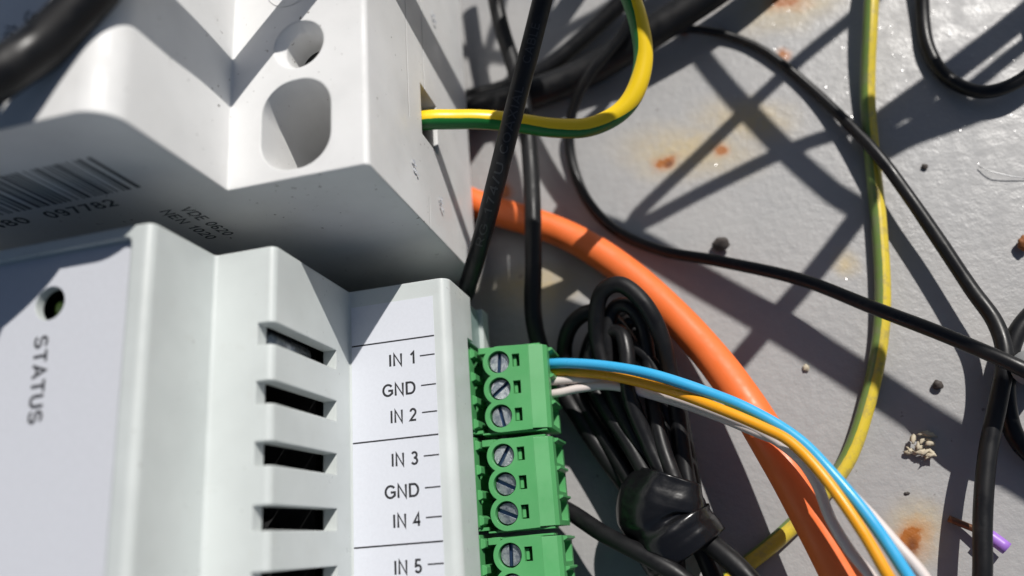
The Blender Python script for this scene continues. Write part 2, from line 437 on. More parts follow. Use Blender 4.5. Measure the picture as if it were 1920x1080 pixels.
# chipped scratch marks on the side wall
for px, py in ((776, 305), (780, 322), (826, 376), (828, 390), (812, 30), (815, 42)):
    bm = bmesh.new()
    r = Vector((px-960, py-540, FPX)); d = Vector((AX.dot(r), AY.dot(r), AZ.dot(r))); p = d*((XR)/d.x)+Vector((0, 0, CAMH))
    for q in range(5):
        o = p+Vector((.03, random.uniform(-.4, .4), (q-2)*.3)); k = random.uniform(.16, .28)
        bm.faces.new([bm.verts.new(o+Vector((random.uniform(.0, .12), math.cos(t)*k, math.sin(t)*k*1.5))) for t in (0, 1.3, 2.6, 3.9, 5.1)])
    link('scratch_mark', to_me(bm), 'paper', um, smooth=False)
# barcode and print on the end wall (faces the lower module)
bm = bmesh.new(); x = -63.0
rnd = random.Random(11)
while x > -92:
    wd = rnd.choice((.22, .22, .4, .6)); z0 = 58.6 if rnd.random() > .03 else 57.6
    box(bm, x-wd, x, Y0-.02, Y0+.02, 58.5, 66.9); x -= wd+rnd.choice((.28, .3, .5, .75))
link('barcode', to_me(bm), 'fadedink', um, smooth=False)
xd, zd = (1, 0, 0), (0, 0, 1)
put_text('097782', 1.9, (-79.0, Y0-.01, 55.3), xd, zd, 'fadedink', um, width=10.4)
put_text('6480', 1.9, (-89.5, Y0-.01, 55.3), xd, zd, 'fadedink', um, width=7.6)
put_text('VDE 0620', 1.6, (-62.9, Y0-.01, 51.5), (0, 0, -1), (1, 0, 0), 'fadedink', um, width=10.2)
put_text('NEN 1020', 1.55, (-65.7, Y0-.01, 51.7), (0, 0, -1), (1, 0, 0), 'fadedink', um, width=10.6)
# print on the raised top
t1 = at(12, 42, 75.0); put_text('16A', 1.6, t1+Vector((0, 0, .005)), at(2, 105, 73)-at(12, 42, 73), at(30, 45, 73)-at(12, 42, 73), 'fadedink', um)
t1 = at(52, 18, 75.0); put_text('SC', 2.0, t1+Vector((0, 0, .005)), at(20, 100, 73)-at(52, 18, 73), at(76, 27, 73)-at(52, 18, 73), 'fadedink', um)

# ------------------------------------------------------------------ lower grey controller module
LY = 37.9; LB = -75
lm = root('controller_module', (-68, -18, 7.5))
tag(lm, 'light grey stepped controller module with slots, status light and input labels', 'electrical module')
XW, XM, XT = -34.0, -49.3, -57.6
prof = [(-102, 19), (XW, 19), (XW, 30), (XM, 30), (XM, 50.8), (XT, 50.8), (XT, 62.7), (-102, 62.7)]
body = bmesh.new(); prism(body, round_poly(prof, [.5, .1, 1.5, .25, .9, .5, 1.1, 1], 8), 'y', LB, LY)
cuts = []
c = bmesh.new()
inner = [(-100, 17), (XW-2, 17), (XW-2, 28), (XM-2, 28), (XM-2, 48.8), (XT-2, 48.8), (XT-2, 60.4), (-100, 60.4)]
prism(c, inner, 'y', LB+2, LY-2, 1); cuts.append(c)
for yc in [26.8-7.12*i for i in range(14)]:
    c = bmesh.new()
    prism(c, round_poly([(XM-2.1, 34.2), (XM+5, 34.2), (XM+5, 53), (XM-2.1, 53)], [0, 0, 0, .4], 4), 'y', yc-1.4, yc+1.35); cuts.append(c)
c = bmesh.new(); prism(c, round_poly([(-99, LB+3), (-60.2, LB+3), (-60.2, 36.7), (-99, 36.7)], [1, 1, .9, 1], 6), 'z', 61.6, 70); cuts.append(c)
lc = at(94, 569, 61.6)
c = bmesh.new(); prism(c, circ(lc.x, lc.y, 2.0, 40), 'z', 56, 66, 0); cuts.append(c)
c = bmesh.new(); box(c, XW-3.5, XW+5, LB+4, 30.8, 5, 21.6, 0); cuts.append(c)
me = boolean(body, cuts, ['grey', 'inside'])
link('casing', me, ['grey', 'inside'], lm, auto=35)
bm = bmesh.new(); prism(bm, [(-101, 12.6), (XW-.7, 12.6), (XW-.7, 19.1), (-101, 19.1)], 'y', 31, LY-.5)
box(bm, -101, XW-5, LB+1, 31, 12.6, 19.1)
link('base_strip', to_me(bm), 'basegrey', lm, smooth=False)
bm = bmesh.new(); prism(bm, [(-101.5, 9.3), (XW, 9.3), (XW, 12.59), (-101.5, 12.59)], 'y', 31, LY-.1)
box(bm, -101, XW-5, LB+1, 31, 9.3, 12.59); box(bm, -99, -61, LB+10, LY-6, 7.5, 9.29)
link('base_lip', to_me(bm), 'lip', lm, smooth=False)
# circuit board and component seen through the slots
bm = bmesh.new(); box(bm, -98, XM-4.5, LB+4, LY-4, 30, 31.6); link('circuit_board', to_me(bm), 'inside', lm, smooth=False)
bm = bmesh.new(); tube(bm, [Vector((-54.2, 27.2, 36)), Vector((-53.9, 27.3, 47))], 2.0, 20)
link('metal_component', to_me(bm), 'steel', lm)
# status label and light
bm = bmesh.new()
ring = circ(lc.x, lc.y, 2.05, 40)
outer = [(-98.8, LB+3.2), (-60.45, LB+3.2), (-60.45, 36.4), (-98.8, 36.4)]
vo = [bm.verts.new((x, y, 61.66)) for x, y in round_poly(outer, .8, 4)]; vi = [bm.verts.new((x, y, 61.66)) for x, y in ring]
eo = [bm.edges.new((vo[i], vo[(i+1) % len(vo)])) for i in range(len(vo))]; ei = [bm.edges.new((vi[i], vi[(i+1) % 40])) for i in range(40)]
bmesh.ops.triangle_fill(bm, edges=eo+ei, use_beauty=True, normal=(0, 0, 1))
bmesh.ops.solidify(bm, geom=bm.faces[:], thickness=.05)
sl = link('status_label', to_me(bm), 'paper2', lm, smooth=False)
a = at(66, 632, 61.72); b = at(52, 797, 61.72)
put_text('STATUS', 1.75, at(66, 632, 61.70), b-at(66, 632, 61.7), (1, .04, 0), 'ink', sl, width=10.0)
bm = bmesh.new(); bmesh.ops.create_uvsphere(bm, u_segments=32, v_segments=20, radius=1.8)
bmesh.ops.translate(bm, verts=bm.verts, vec=(lc.x, lc.y, 58.3)); tube(bm, [Vector((lc.x, lc.y, 54)), Vector((lc.x, lc.y, 58.3))], 1.8, 32)
link('status_light', to_me(bm), 'led', lm)
# input label sheet with ruled lines and words
bm = bmesh.new(); prism(bm, [(XM+.35, LB+2), (-36.3, LB+2), (-36.3, 35.4), (XM+.35, 35.4)], 'z', 29.99, 30.06)
il = link('input_label', to_me(bm), 'paper', lm, smooth=False)
bm = bmesh.new(); zt = 30.06
for k in range(8):
    y = 29.5-13.87*k; x0 = XM+.4; x1 = -36.32
    if y < LB+5: break
    box(bm, x0, x1, y-.11, y+.11, zt-.01, zt+.012)
rows = [('IN 1', 665), ('GND', 721), ('IN 2', 772), ('IN 3', 854), ('GND', 914), ('IN 4', 970), ('IN 5', 1058)]
ys = []
for tname, py in rows:
    p = at(806, py, 30); ys.append(p.y)
ys += [ys[4]-13.87, ys[5]-13.87, ys[3]-27.74]
rows += [('GND', 0), ('IN 6', 0), ('IN 7', 0)]
for y in ys: box(bm, -38.55, -36.35, y-.10, y+.10, zt-.01, zt+.012)
link('ruled_lines', to_me(bm), 'ink', il, smooth=False)
for (tname, py), y in zip(rows, ys):
    wd = 3.85 if tname != 'GND' else 5.0
    xr = -39.35
    put_text(tname, 1.72, (xr-wd, y-.98, zt), (1, 0, 0), (0, 1, 0), 'ink', il, width=wd)

# green header sockets set in the side of the controller
def header(y1):
    y0 = y1-13.5; bm = bmesh.new()
    box(bm, XW-3.4, XW-2.6, y0, y1, 9.4, 18.4)
    box(bm, XW-2.6, XW-.9+.0, y0, y0+.5, 9.4, 18.0); box(bm, XW-2.6, XW-.9, y1-.5, y1, 9.4, 18.0)
    box(bm, XW-2.6, XW-.2, y0+.52, y1-.52, 9.4, 12.5)
    box(bm, XW-2.6, XW+.25, y0+.02, y0+.48, 9.4, 17.2)
    box(bm, XW-1.9, XW-.75, y0+.5, y1-.5, 16.6, 19.0)           # upper bar facing up
    for k in range(4):
        yy = y1-1.2-k*3.6
        prism(bm, round_poly([(XW-.76, yy-.8), (XW-.1, yy-.55), (XW-.1, yy+.35), (XW-.76, yy+.8)], .12, 3), 'z', 12, 18.2)
    return link('terminal_header', to_me(bm), 'green', lm, smooth=False)
for k in range(5): header(30.4-14.0*k)

# ------------------------------------------------------------------ pluggable terminal blocks
ZP = 18.0; PX = -30.75; PITCH = 4.12
def build_plug():
    y = [27.3-PITCH*i for i in range(3)]; r0 = root('terminal_plug', (-28, y[1], 8))
    body = bmesh.new()
    out = [(-26.0, y[0]+2.25), (-33.0, y[0]+2.25)] + []
    top = [(-26.0, y[0]+2.3)]
    for q, (a0, a1) in enumerate(((92, 237), (123, 237), (123, 268))):     # scalloped edge around the screws
        for k in range(15):
            a = math.radians(a0+(a1-a0)*k/14); top.append((PX+2.45*math.cos(a), y[q]+2.45*math.sin(a)))
    top.append((-26.0, y[2]-2.3))
    prism(body, top, 'z', 9.0, ZP)
    sec = [(-26.01, ZP-.0), (-23.9, ZP-.7), (-23.4, ZP-1.5), (-23.4, 8.6), (-26.01, 8.6)]
    b2 = bmesh.new(); prism(b2, sec, 'y', y[2]-2.15, y[0]+2.2)
    cuts = []
    for yc in y:
        c = bmesh.new(); prism(c, circ(PX, yc, 1.72, 36), 'z', 14.5, 20); cuts.append(c)
        c = bmesh.new(); box(c, -28.6, -27.45, yc-.95, yc+1.0, 15.6, 20); cuts.append(c)
    me = boolean(body, cuts, ['green', 'green'])
    link('screw_housing', me, 'green', r0, auto=30)
    cuts = []
    for yc in y:
        c = bmesh.new(); v = []
        prism(c, round_poly([(yc-1.45, 14.6), (yc+1.45, 14.6), (yc+1.45, 9.6), (yc-1.45, 9.6)], .25, 3), 'x', -25.2, -20)
        cuts.append(c)
    me = boolean(b2, cuts, ['green', 'green'])
    link('wire_entry', me, 'green', r0, auto=30)
    bm = bmesh.new()
    for yc in y: box(bm, -28.55, -28.1, yc-.75, yc+.8, 15.65, 17.2)
    # top and bottom key ribs
    box(bm, -33.6, -24.4, y[0]+2.31, y[0]+2.6, 14.0, 16.9); box(bm, -34.0, -32.2, y[0]+1.6, y[0]+2.55, 15.2, 17.4)
    box(bm, -33.8, -24.0, y[2]-2.55, y[2]-2.31, 14.6, 17.3)
    box(bm, -34.6, -32.7, y[2]-2.5, y[2]+1.9, 9.5, 13.0); box(bm, -34.6, -32.7, y[1]-1.7, y[0]+1.9, 9.5, 13.0)
    for k in range(3): prism(bm, [(-23.39, y[k]+1.46), (-22.8, y[k]+1.75), (-22.8, y[k]+2.05), (-23.39, y[k]+2.1)], 'z', 9.2, 15.3)
    link('key_rib', to_me(bm), 'green', r0, smooth=False)
    scr = []
    for yc in y:
        body = bmesh.new(); prism(body, circ(0, 0, 1.5, 36), 'z', -1.0, 0)
        c = bmesh.new(); box(c, -.27, .27, -2, 2, -.55, .5, 1)
        me = boolean(body, [c], ['steel', 'slot'])
        me.transform(Matrix.Translation((PX, yc, ZP-.75)))
        o = link('screw_head', me, ['steel', 'slot'], r0, origin=(PX, yc, ZP-.75), auto=30); scr.append(o)
    return r0, scr
plug, scr = build_plug()
def copy_tree(o, parent=None):
    c = o.copy(); C.objects.link(c); c.parent = parent
    for ch in list(o.children): copy_tree(ch, c)
    return c
plabels = ['green terminal plug beside IN 1, with blue, orange and white wires in it',
           'green terminal plug without wires beside IN 3, middle of the row',
           'green terminal plug without wires beside IN 5, cut by the bottom edge',
           None]
angs = [(-4, -52, 12), (-32, 62, 66), (-2, 30, 70)]
plugs = [plug]
for k in range(1, 3): plugs.append(copy_tree(plug))
for k, p in enumerate(plugs):
    p.location = plug.location + Vector((.05*k, -14.0*k, 0))*S
    tag(p, plabels[k], 'terminal block', 'green plugs in a row along the controller')
    ss = sorted([c for c in p.children if c.name.startswith('screw_head')], key=lambda o: -o.location.y)
    for s_, a in zip(ss, angs[k]): s_.rotation_euler.z = math.radians(a)
plugs[0].rotation_euler = (0, math.radians(1.5), math.radians(-1.2))

# ------------------------------------------------------------------ wires in the first plug
cable('blue_wire', [(-26.5, 27.35, 12.3, 0), (1018, 683, 12.6), (1065, 681, 14), (1135, 686, 15.5), (1220, 701, 16.8), (1320, 733, 17.8), (1408, 769, 18.8), (1495, 822, 20),
      (1562, 890, 21.5), (1632, 975, 22.5), (1703, 1082, 23), (1760, 1180, 23), (1830, 1330, 15)], .78, 'blue', 'light blue wire leaving the top terminal plug above the orange wire', 'wire', wob=.0)
cable('orange_wire', [(-26.5, 26.2, 11.4, 0), (1020, 698, 11.4), (1065, 697, 12.6), (1150, 706, 13.6), (1250, 731, 15.2), (1340, 763, 18.3), (1430, 801, 19.9), (1486, 832, 20.8),
      (1548, 898, 22.2), (1616, 995, 23.3), (1668, 1085, 23.6), (1730, 1190, 22), (1790, 1330, 14)], .74, 'ochre', 'orange wire running below the blue wire from the top terminal plug', 'wire', wob=.0)
cable('white_wire', [(-26.5, 23.9, 12.2, 0), (1026, 717, 12.2), (1045, 714, 12.3), (1090, 712, 12.2), (1150, 719, 11.6), (1240, 738, 12.6), (1330, 768, 13.4), (1420, 806, 14.5), (1490, 852, 17),
      (1530, 905, 18.5), (1556, 970, 19.6), (1592, 1030, 20.2), (1640, 1090, 20.5), (1700, 1190, 20), (1760, 1330, 12)], [.6, .72, .72, .72, .72], 'whitewire',
      'white wire sagging on the left of the orange wire, one of the joined pair', 'wire', wob=.04)
cable('white_wire', [(-26.5, 22.6, 12.0, 0), (1028, 739, 12.2), (1050, 736, 12.4), (1090, 728, 12.3), (1150, 724, 12), (1250, 748, 12), (1340, 778, 12.8), (1430, 815, 14.6), (1500, 842, 17),
      (1560, 893, 18.5), (1625, 958, 19.6), (1680, 1020, 20.4), (1735, 1085, 20.8), (1790, 1180, 21), (1870, 1330, 13)], [.6, .74, .74, .74, .74], 'whitewire',
      'white wire that comes out on the right of the blue wire', 'wire', wob=.04)

# ------------------------------------------------------------------ earth wires
cable('earth_wire', [(-40, 63.1, 31.4, 0), (-35.4, 63.1, 31.2, 0), (850, 224, 30), (900, 224, 28.8), (960, 229, 27), (1040, 240, 25), (1105, 238, 23.8), (1160, 212, 23.8), (1192, 170, 24.2), (1206, 110, 25),
      (1198, 45, 26.5), (1176, -20, 28), (1130, -120, 30), (1040, -260, 30)], 1.5, 'earth', 'bright yellow and green earth wire plugged into the white module', 'wire',
      stripe=[(.0, .9, .35), (.0, .9, .4), (0, .85, .5), (.15, .7, .6), (.6, .3, .5), (.9, .1, .12), (.95, 0, .05), (.95, 0, .05), (.9, 0, .1)], seg=32, wob=.02)
cable('earth_wire', [(1665, -180, 6), (1640, -60, 5), (1631, 60, 4), (1627, 180, 2), (1636, 300, 1.4), (1648, 420, 1.5), (1655, 540, 1.5), (1650, 640, 1.3), (1628, 750, 1.3),
      (1590, 860, 1.3), (1530, 940, 1.3), (1460, 1010, 1.3), (1380, 1075, 1.3), (1300, 1150, 2), (1200, 1260, 2)], 1.22, 'earth2', 'faded yellow and green earth wire lying on the table', 'wire',
      stripe=[(.5, 0, .2), (.6, 0, .1), (.8, 0, .1), (.9, -.1, .1), (.9, -.2, .35), (.5, -.5, .8), (.5, -.4, .8)], seg=32, wob=.03)

# ------------------------------------------------------------------ coax cable with its print
coax, CP = cable('coax_cable', [(-58, 41.0, 3.5, 0), (-44, 40.6, 6, 0), (-37.5, 40.3, 12, 0), (881, 522, 18.5), (905, 440, 25.5), (928, 350, 31), (952, 255, 34.6), (975, 165, 36.6), (997, 80, 38.4), (1017, 0, 40), (1040, -90, 41), (1070, -230, 38)],
      1.42, 'rubber', 'black coax cable with embossed print, crossing over the yellow green wire', 'cable', seg=32, wob=.0)
def wrap_text(s, size, px0, px1, P, r, mat, parent, side):
    """lay words along a cable, on the side that faces the direction 'side'"""
    me = text_me(s, size, weight=.14, spacing=.2, extrude=.014, sub=.07)
    xs = [v.co.x for v in me.vertices]; x0, x1 = min(xs), max(xs)
    def near(p):
        return min(range(len(P)), key=lambda i: (P[i]-p).length)
    ia, ib = near(px0), near(px1)
    T, N = frames(P)
    for v in me.vertices:
        f = ia+(ib-ia)*(v.co.x-x0)/(x1-x0); i = max(0, min(len(P)-2, int(f))); g = f-i
        p = P[i].lerp(P[i+1], g); t = T[i].lerp(T[i+1], g).normalized()
        n = (side-t*side.dot(t)).normalized(); b = n.cross(t)
        a = (v.co.y-size*.5)/r; d = n*math.cos(a)+b*math.sin(a)
        v.co = p+d*(r+v.co.z-.004)
    return link('embossed_print', me, mat, parent, smooth=False)
sidev = Vector((.25, -.25, 1))
wrap_text('RG 174/U', 1.15, at(898, 462, 26), at(940, 300, 32.5), CP, 1.42, 'coaxmark', coax, sidev)
wrap_text('COAXIAL', 1.15, at(946, 284, 33), at(974, 168, 36.6), CP, 1.42, 'coaxmark', coax, sidev)
wrap_text('CABLE', 1.15, at(985, 125, 37.5), at(1003, 45, 39.2), CP, 1.42, 'coaxmark', coax, sidev)

# ------------------------------------------------------------------ other cables
cable('orange_cable', [(760, 330, 3), (850, 365, 3), (930, 396, 3), (1010, 420, 3), (1090, 455, 3.2), (1180, 515, 4), (1260, 588, 5.6), (1334, 669, 7.5), (1402, 761, 9.5), (1463, 862, 11), (1517, 960, 12), (1578, 1080, 12.5),
      (1632, 1190, 12.5), (1685, 1330, 8), (1710, 1500, 4)], [2.6, 2.6, 2.7, 2.8, 2.75, 2.7], 'orange', 'thick orange cable curving under the thin wires', 'cable', seg=40)
cable('black_cable', [(905, -140, 12), (922, -40, 12), (940, 50, 11), (965, 130, 10), (985, 215, 9.3), (994, 300, 9), (999, 400, 9.4), (1000, 500, 9.4), (1000, 590, 8), (1018, 665, 6), (1062, 745, 5), (1120, 835, 5), (1185, 925, 6)], 1.45, 'rubber',
      'black cable passing straight down over the orange cable', 'cable')
cable('thin_black_cable', [(1240, -130, 14), (1205, -20, 12), (1165, 65, 10), (1105, 140, 8), (1072, 215, 4), (1070, 290, 1.6), (1098, 370, 1.2), (1155, 432, 1.1), (1240, 470, 1.8), (1350, 490, 3.4), (1500, 524, 5.6),
      (1640, 578, 7.8), (1780, 632, 10.6), (1930, 698, 13.5), (2060, 770, 10), (2200, 870, 4)], [.95, .95, .95, .95, 1.0, 1.05, 1.1, 1.15], 'rubber2', 'thin black cable sweeping across the table from top left to right edge', 'cable')
cable('black_cable', [(1190, 70, 6), (1240, 62, 5), (1300, 55, 2), (1370, 68, .9), (1440, 100, .9), (1520, 165, 1.0), (1590, 232, 2.2), (1650, 296, 3.8), (1705, 370, 4.4), (1760, 450, 4.4), (1820, 540, 4.6), (1866, 605, 5.2), (1884, 670, 6), (1872, 750, 6),
      (1852, 850, 6.4), (1843, 960, 6.8), (1842, 1085, 7), (1835, 1200, 6), (1820, 1350, 3)], [.75, .75, .8, .95, 1.0, 1.1, 1.2, 1.25, 1.25, 1.25], 'rubber2', 'glossy black cable snaking over the yellow green wire down to the bottom right', 'cable')
cable('black_cable', [(1745, -160, 6), (1732, -60, 3), (1730, 20, 1.4), (1740, 90, 1.2), (1775, 145, 1.3), (1835, 172, 2.2), (1895, 160, 3.2), (1950, 120, 4), (1990, 50, 5), (1980, -50, 6)], 1.12, 'rubber2', 'black cable loop at the top right corner', 'cable')
cable('black_cable', [(1500, -140, 7), (1400, -60, 7), (1300, 10, 6.5), (1200, 75, 5.5), (1110, 130, 3.3), (1010, 172, 3.2), (900, 205, 3), (790, 235, 3)], 2.9, 'rubber', 'thickest black cable running diagonally behind the earth wire bend', 'cable')
cable('black_cable', [(1330, -170, 6), (1240, -60, 5), (1160, 10, 3.4), (1090, 75, 2.6), (1020, 130, 2.4), (940, 168, 2.4), (850, 190, 2.4)], 1.7, 'rubber2', 'black cable lying against the thickest black cable on its upper left', 'cable')
cable('black_cable', [(700, 930, 2), (860, 925, 2.5), (1000, 936, 4), (1060, 955, 5.5), (1130, 1000, 9), (1210, 1042, 12), (1290, 1092, 12.5), (1370, 1180, 9), (1420, 1300, 4)], 1.3, 'rubber', 'black cable slanting down below the terminal plugs', 'cable')
cable('black_cable', [(2030, 520, 2), (1960, 565, 3), (1908, 622, 3.4), (1888, 690, 3), (1888, 760, 2.4), (1905, 820, 2), (1950, 865, 2), (2040, 900, 2)], 1.3, 'rubber2', 'black cable bend at the right edge around the grey cable end', 'cable')
cable('grey_cable', [(1932, 690, .0), (1932, 690, 4.), (1934, 690, 8.5)], 2.6, 'greywire', 'grey cable stub standing at the right edge', 'cable')
# cable above the raised part of the white module: it hangs in the plane of its own shadow
s0 = at(102, 176, 73.0); az = Vector((SUN.x, SUN.y, 0)).normalized()
nrm = Vector((az.y, -az.x, 0))
def on_plane(px, py):
    r = Vector((px-960, py-540, FPX)); d = Vector((AX.dot(r), AY.dot(r), AZ.dot(r))); o = Vector((0, 0, CAMH))
    t = (s0-o).dot(nrm)/d.dot(nrm); p = o+d*t; return p
cp = [on_plane(-10, 146), on_plane(80, 84), on_plane(162, 0)]
print('CABLE C', cp)

# ------------------------------------------------------------------ taped bundle of coiled cable
tb = root('taped_cable_coil', at(1230, 800, 0)); tag(tb, 'black cable folded into a coil and bound with shiny black tape', 'cable coil')
loops = [
 ([(1292, 920, 10), (1280, 850, 9.5), (1270, 770, 9.5), (1256, 700, 10.5), (1240, 632, 13), (1208, 570, 15), (1165, 534, 15), (1130, 547, 14), (1118, 590, 12), (1122, 650, 10), (1150, 740, 9), (1200, 840, 9), (1240, 920, 9)], 1.32, 'gloss'),
 ([(1195, 925, 8), (1150, 850, 6), (1105, 780, 5), (1070, 715, 5), (1058, 660, 6), (1070, 612, 8), (1105, 585, 9), (1145, 598, 9), (1180, 640, 9), (1215, 720, 9), (1245, 810, 9), (1262, 910, 9)], 1.3, 'gloss'),
 ([(1225, 915, 11), (1180, 835, 9), (1135, 765, 8), (1105, 700, 8), (1120, 640, 9), (1160, 622, 11), (1175, 660, 12), (1180, 740, 12), (1215, 830, 11), (1255, 915, 11)], 1.25, 'rubber2'),
 ([(1280, 920, 8), (1262, 840, 8), (1245, 760, 9), (1225, 690, 10), (1195, 655, 10), (1165, 668, 8), (1158, 730, 6), (1190, 830, 5), (1235, 915, 6)], 1.25, 'gloss'),
 ([(1300, 915, 7), (1285, 830, 6), (1270, 750, 6), (1250, 680, 6), (1225, 620, 7), (1185, 600, 8), (1160, 640, 7), (1170, 730, 5), (1200, 830, 4), (1240, 910, 5)], 1.25, 'rubber2'),
 ([(1245, 915, 6), (1205, 830, 4), (1165, 750, 3.4), (1140, 680, 3.4), (1160, 625, 3.6), (1200, 625, 3.6), (1222, 700, 3.4), (1240, 790, 3.6), (1262, 915, 5)], 1.3, 'gloss'),
 ([(1215, 915, 5), (1150, 815, 3), (1110, 740, 3), (1100, 670, 3), (1130, 610, 4), (1200, 580, 5), (1240, 650, 5), (1262, 760, 4), (1285, 915, 5)], 1.3, 'gloss'),
 ([(1270, 915, 12), (1240, 830, 11), (1222, 740, 10.2), (1215, 670, 10.2), (1205, 610, 11), (1180, 575, 12), (1150, 580, 11), (1140, 640, 10), (1160, 730, 8), (1210, 850, 8)], 1.2, 'rubber'),
]
for lst, r, mt in loops: cable('cable_loop', lst, r, mt, parent=tb, seg=22)
for lst in ([(1270, 950, 8), (1322, 1010, 9.5), (1388, 1068, 11), (1450, 1150, 10), (1500, 1290, 3)], [(1255, 980, 8), (1265, 1050, 7), (1275, 1150, 5), (1270, 1290, 3)], [(1290, 980, 6), (1330, 1060, 5), (1370, 1180, 3)]):
    cable('cable_tail', lst, 1.5, 'gloss', parent=tb)
# the tape: several turns around the strands, pulled into folds
bm = bmesh.new()
ax = catmull(pts([(1258, 893, 9.5), (1250, 925, 9.5), (1245, 960, 9.2), (1262, 1000, 8.8), (1290, 1040, 8.5)]), .35)
T, N = frames(ax); rings = []
for i, p in enumerate(ax):
    f = i/(len(ax)-1); t = T[i]
    side = t.cross(Vector((0, 0, 1))).normalized(); upv = side.cross(t)
    wa = 4.7+2.5*math.sin(min(1, f*1.9)*math.pi/2)*(1-.25*f); wb = 4.4+1.0*math.sin(f*math.pi)
    ring = []
    for k in range(72):
        a = 2*math.pi*k/72; q = p+side*math.cos(a)*wa+upv*math.sin(a)*wb
        # strands press through the tape, edges of the turns make steps
        lump = .22*math.cos(a*5+f*1.2)*(1-.8*f)+.7*noise.noise(q*.16)+.12*noise.noise(q*.5)
        stepv = .13*(1 if (f*3.1+.12*math.sin(a*2+1)) % 1 > .5 else 0)
        fold = -1.1*math.exp(-((f-.42-.16*math.cos(a-.6))/.07)**2)*max(0, math.sin(a+.3))
        q = q+(q-p).normalized()*(lump+stepv+fold); ring.append(bm.verts.new(q))
    rings.append(ring)
for i in range(len(rings)-1):
    for k in range(72): bm.faces.new((rings[i][k], rings[i][(k+1) % 72], rings[i+1][(k+1) % 72], rings[i+1][k]))
for rg, sgn in ((rings[0], 1), (rings[-1], -1)):
    cen = sum((v.co for v in rg), Vector())/72; inn = [bm.verts.new(cen.lerp(v.co, .9)-T[0 if sgn == 1 else -1]*(-.3*sgn)) for v in rg]
    for k in range(72): bm.faces.new((rg[k], rg[(k+1) % 72], inn[(k+1) % 72], inn[k]))
    bm.faces.new(inn)
link('tape', to_me(bm), 'tape', tb)

# cable hanging over the raised part of the white module
d = (cp[2]-cp[0]); nvl = nrm if nrm.x < 0 else -nrm
P = [cp[0]-d*1.5+Vector((0, 0, -6))+nvl*9, cp[0]-d*.6+Vector((0, 0, -1))+nvl*2.8, cp[0], cp[1], cp[2], cp[2]+d*.7+Vector((0, 0, 1)), cp[2]+d*1.6+Vector((0, 0, -1)), cp[2]+d*3+Vector((4, 0, -14)), cp[2]+d*4.4+Vector((10, 4, -45)), cp[2]+d*5+Vector((16, 8, -cp[2].z+3))]
cable('black_cable', [tuple(p)+(0,) for p in P], 2.35, 'gloss', 'out of focus black cable hanging over the corner of the white module', 'cable', seg=32, wob=0)

# ------------------------------------------------------------------ cables beyond the frame whose shadows fall on the table and the module
def caster(lst, z, r, label, name='loose_cable', zz=None, ends=True):
    """lst: places on the table where the shadow falls; the cable stands between them and the sun"""
    P = []
    for i, q in enumerate(lst):
        h = (zz[i] if zz else z); s = at(q[0], q[1], q[2] if len(q) > 2 else 0); P.append(s+SUN*((h-s.z)/SUN.z))
    if ends in (True, 'a'):
        a0 = (P[0]-P[1]).normalized(); h0 = P[0].z
        P = [P[0]+a0*90-Vector((0, 0, h0-3)), P[0]+a0*55-Vector((0, 0, h0*.4)), P[0]+a0*20-Vector((0, 0, 2))]+P
    if ends in (True, 'b'):
        a1 = (P[-1]-P[-2]).normalized(); h1 = P[-1].z
        P = P+[P[-1]+a1*20-Vector((0, 0, 2)), P[-1]+a1*55-Vector((0, 0, h1*.4)), P[-1]+a1*90-Vector((0, 0, h1-3))]
    bm = bmesh.new(); PP = catmull(P, 1.0); tube(bm, PP, r, 16)
    o = link(name, to_me(bm), 'rubber', origin=PP[0]); tag(o, label, 'cable'); return o
caster([(1700, -60), (1600, 30), (1500, 112), (1400, 205), (1310, 292), (1235, 362), (1192, 405), (1186, 422), (1215, 414), (1320, 358), (1470, 285), (1600, 240), (1680, 215), (1780, 190), (1900, 100), (2000, 20)], 66, 1.15, 'loose black cable bent back on itself beyond the upper edge')
caster([(1210, -60), (1290, 70), (1345, 145), (1410, 218), (1480, 290), (1560, 360), (1610, 395), (1590, 430), (1520, 520), (1450, 600), (1385, 675)], 72, 1.6, 'loose black cable hooked downward beyond the upper right', ends='a')
caster([(1035, 408), (1120, 428), (1200, 462), (1300, 520), (1440, 600), (1600, 700), (1760, 805), (1930, 905), (2060, 990)], 70, 2.1, 'thick loose black cable beyond the right edge', zz=[62, 62, 64, 66, 68, 70, 72, 70, 66], ends='b')
caster([(850, 92), (930, 106), (1000, 112), (1060, 60), (1130, 20), (1200, -40), (1260, -100)], 80, 1.2, 'thin loose cable high beyond the upper edge', ends='b')
caster([(880, 230), (900, 150), (925, 60), (960, -60)], 84, 1.1, 'thin loose cable crossing the others beyond the upper edge', ends='b')
caster([(2000, -40), (1900, 45), (1790, 130), (1700, 195), (1640, 240), (1615, 275), (1640, 285), (1710, 250), (1800, 218), (1900, 178), (2020, 120)], 62, 2.0, 'loose black cable bent beyond the right upper corner')
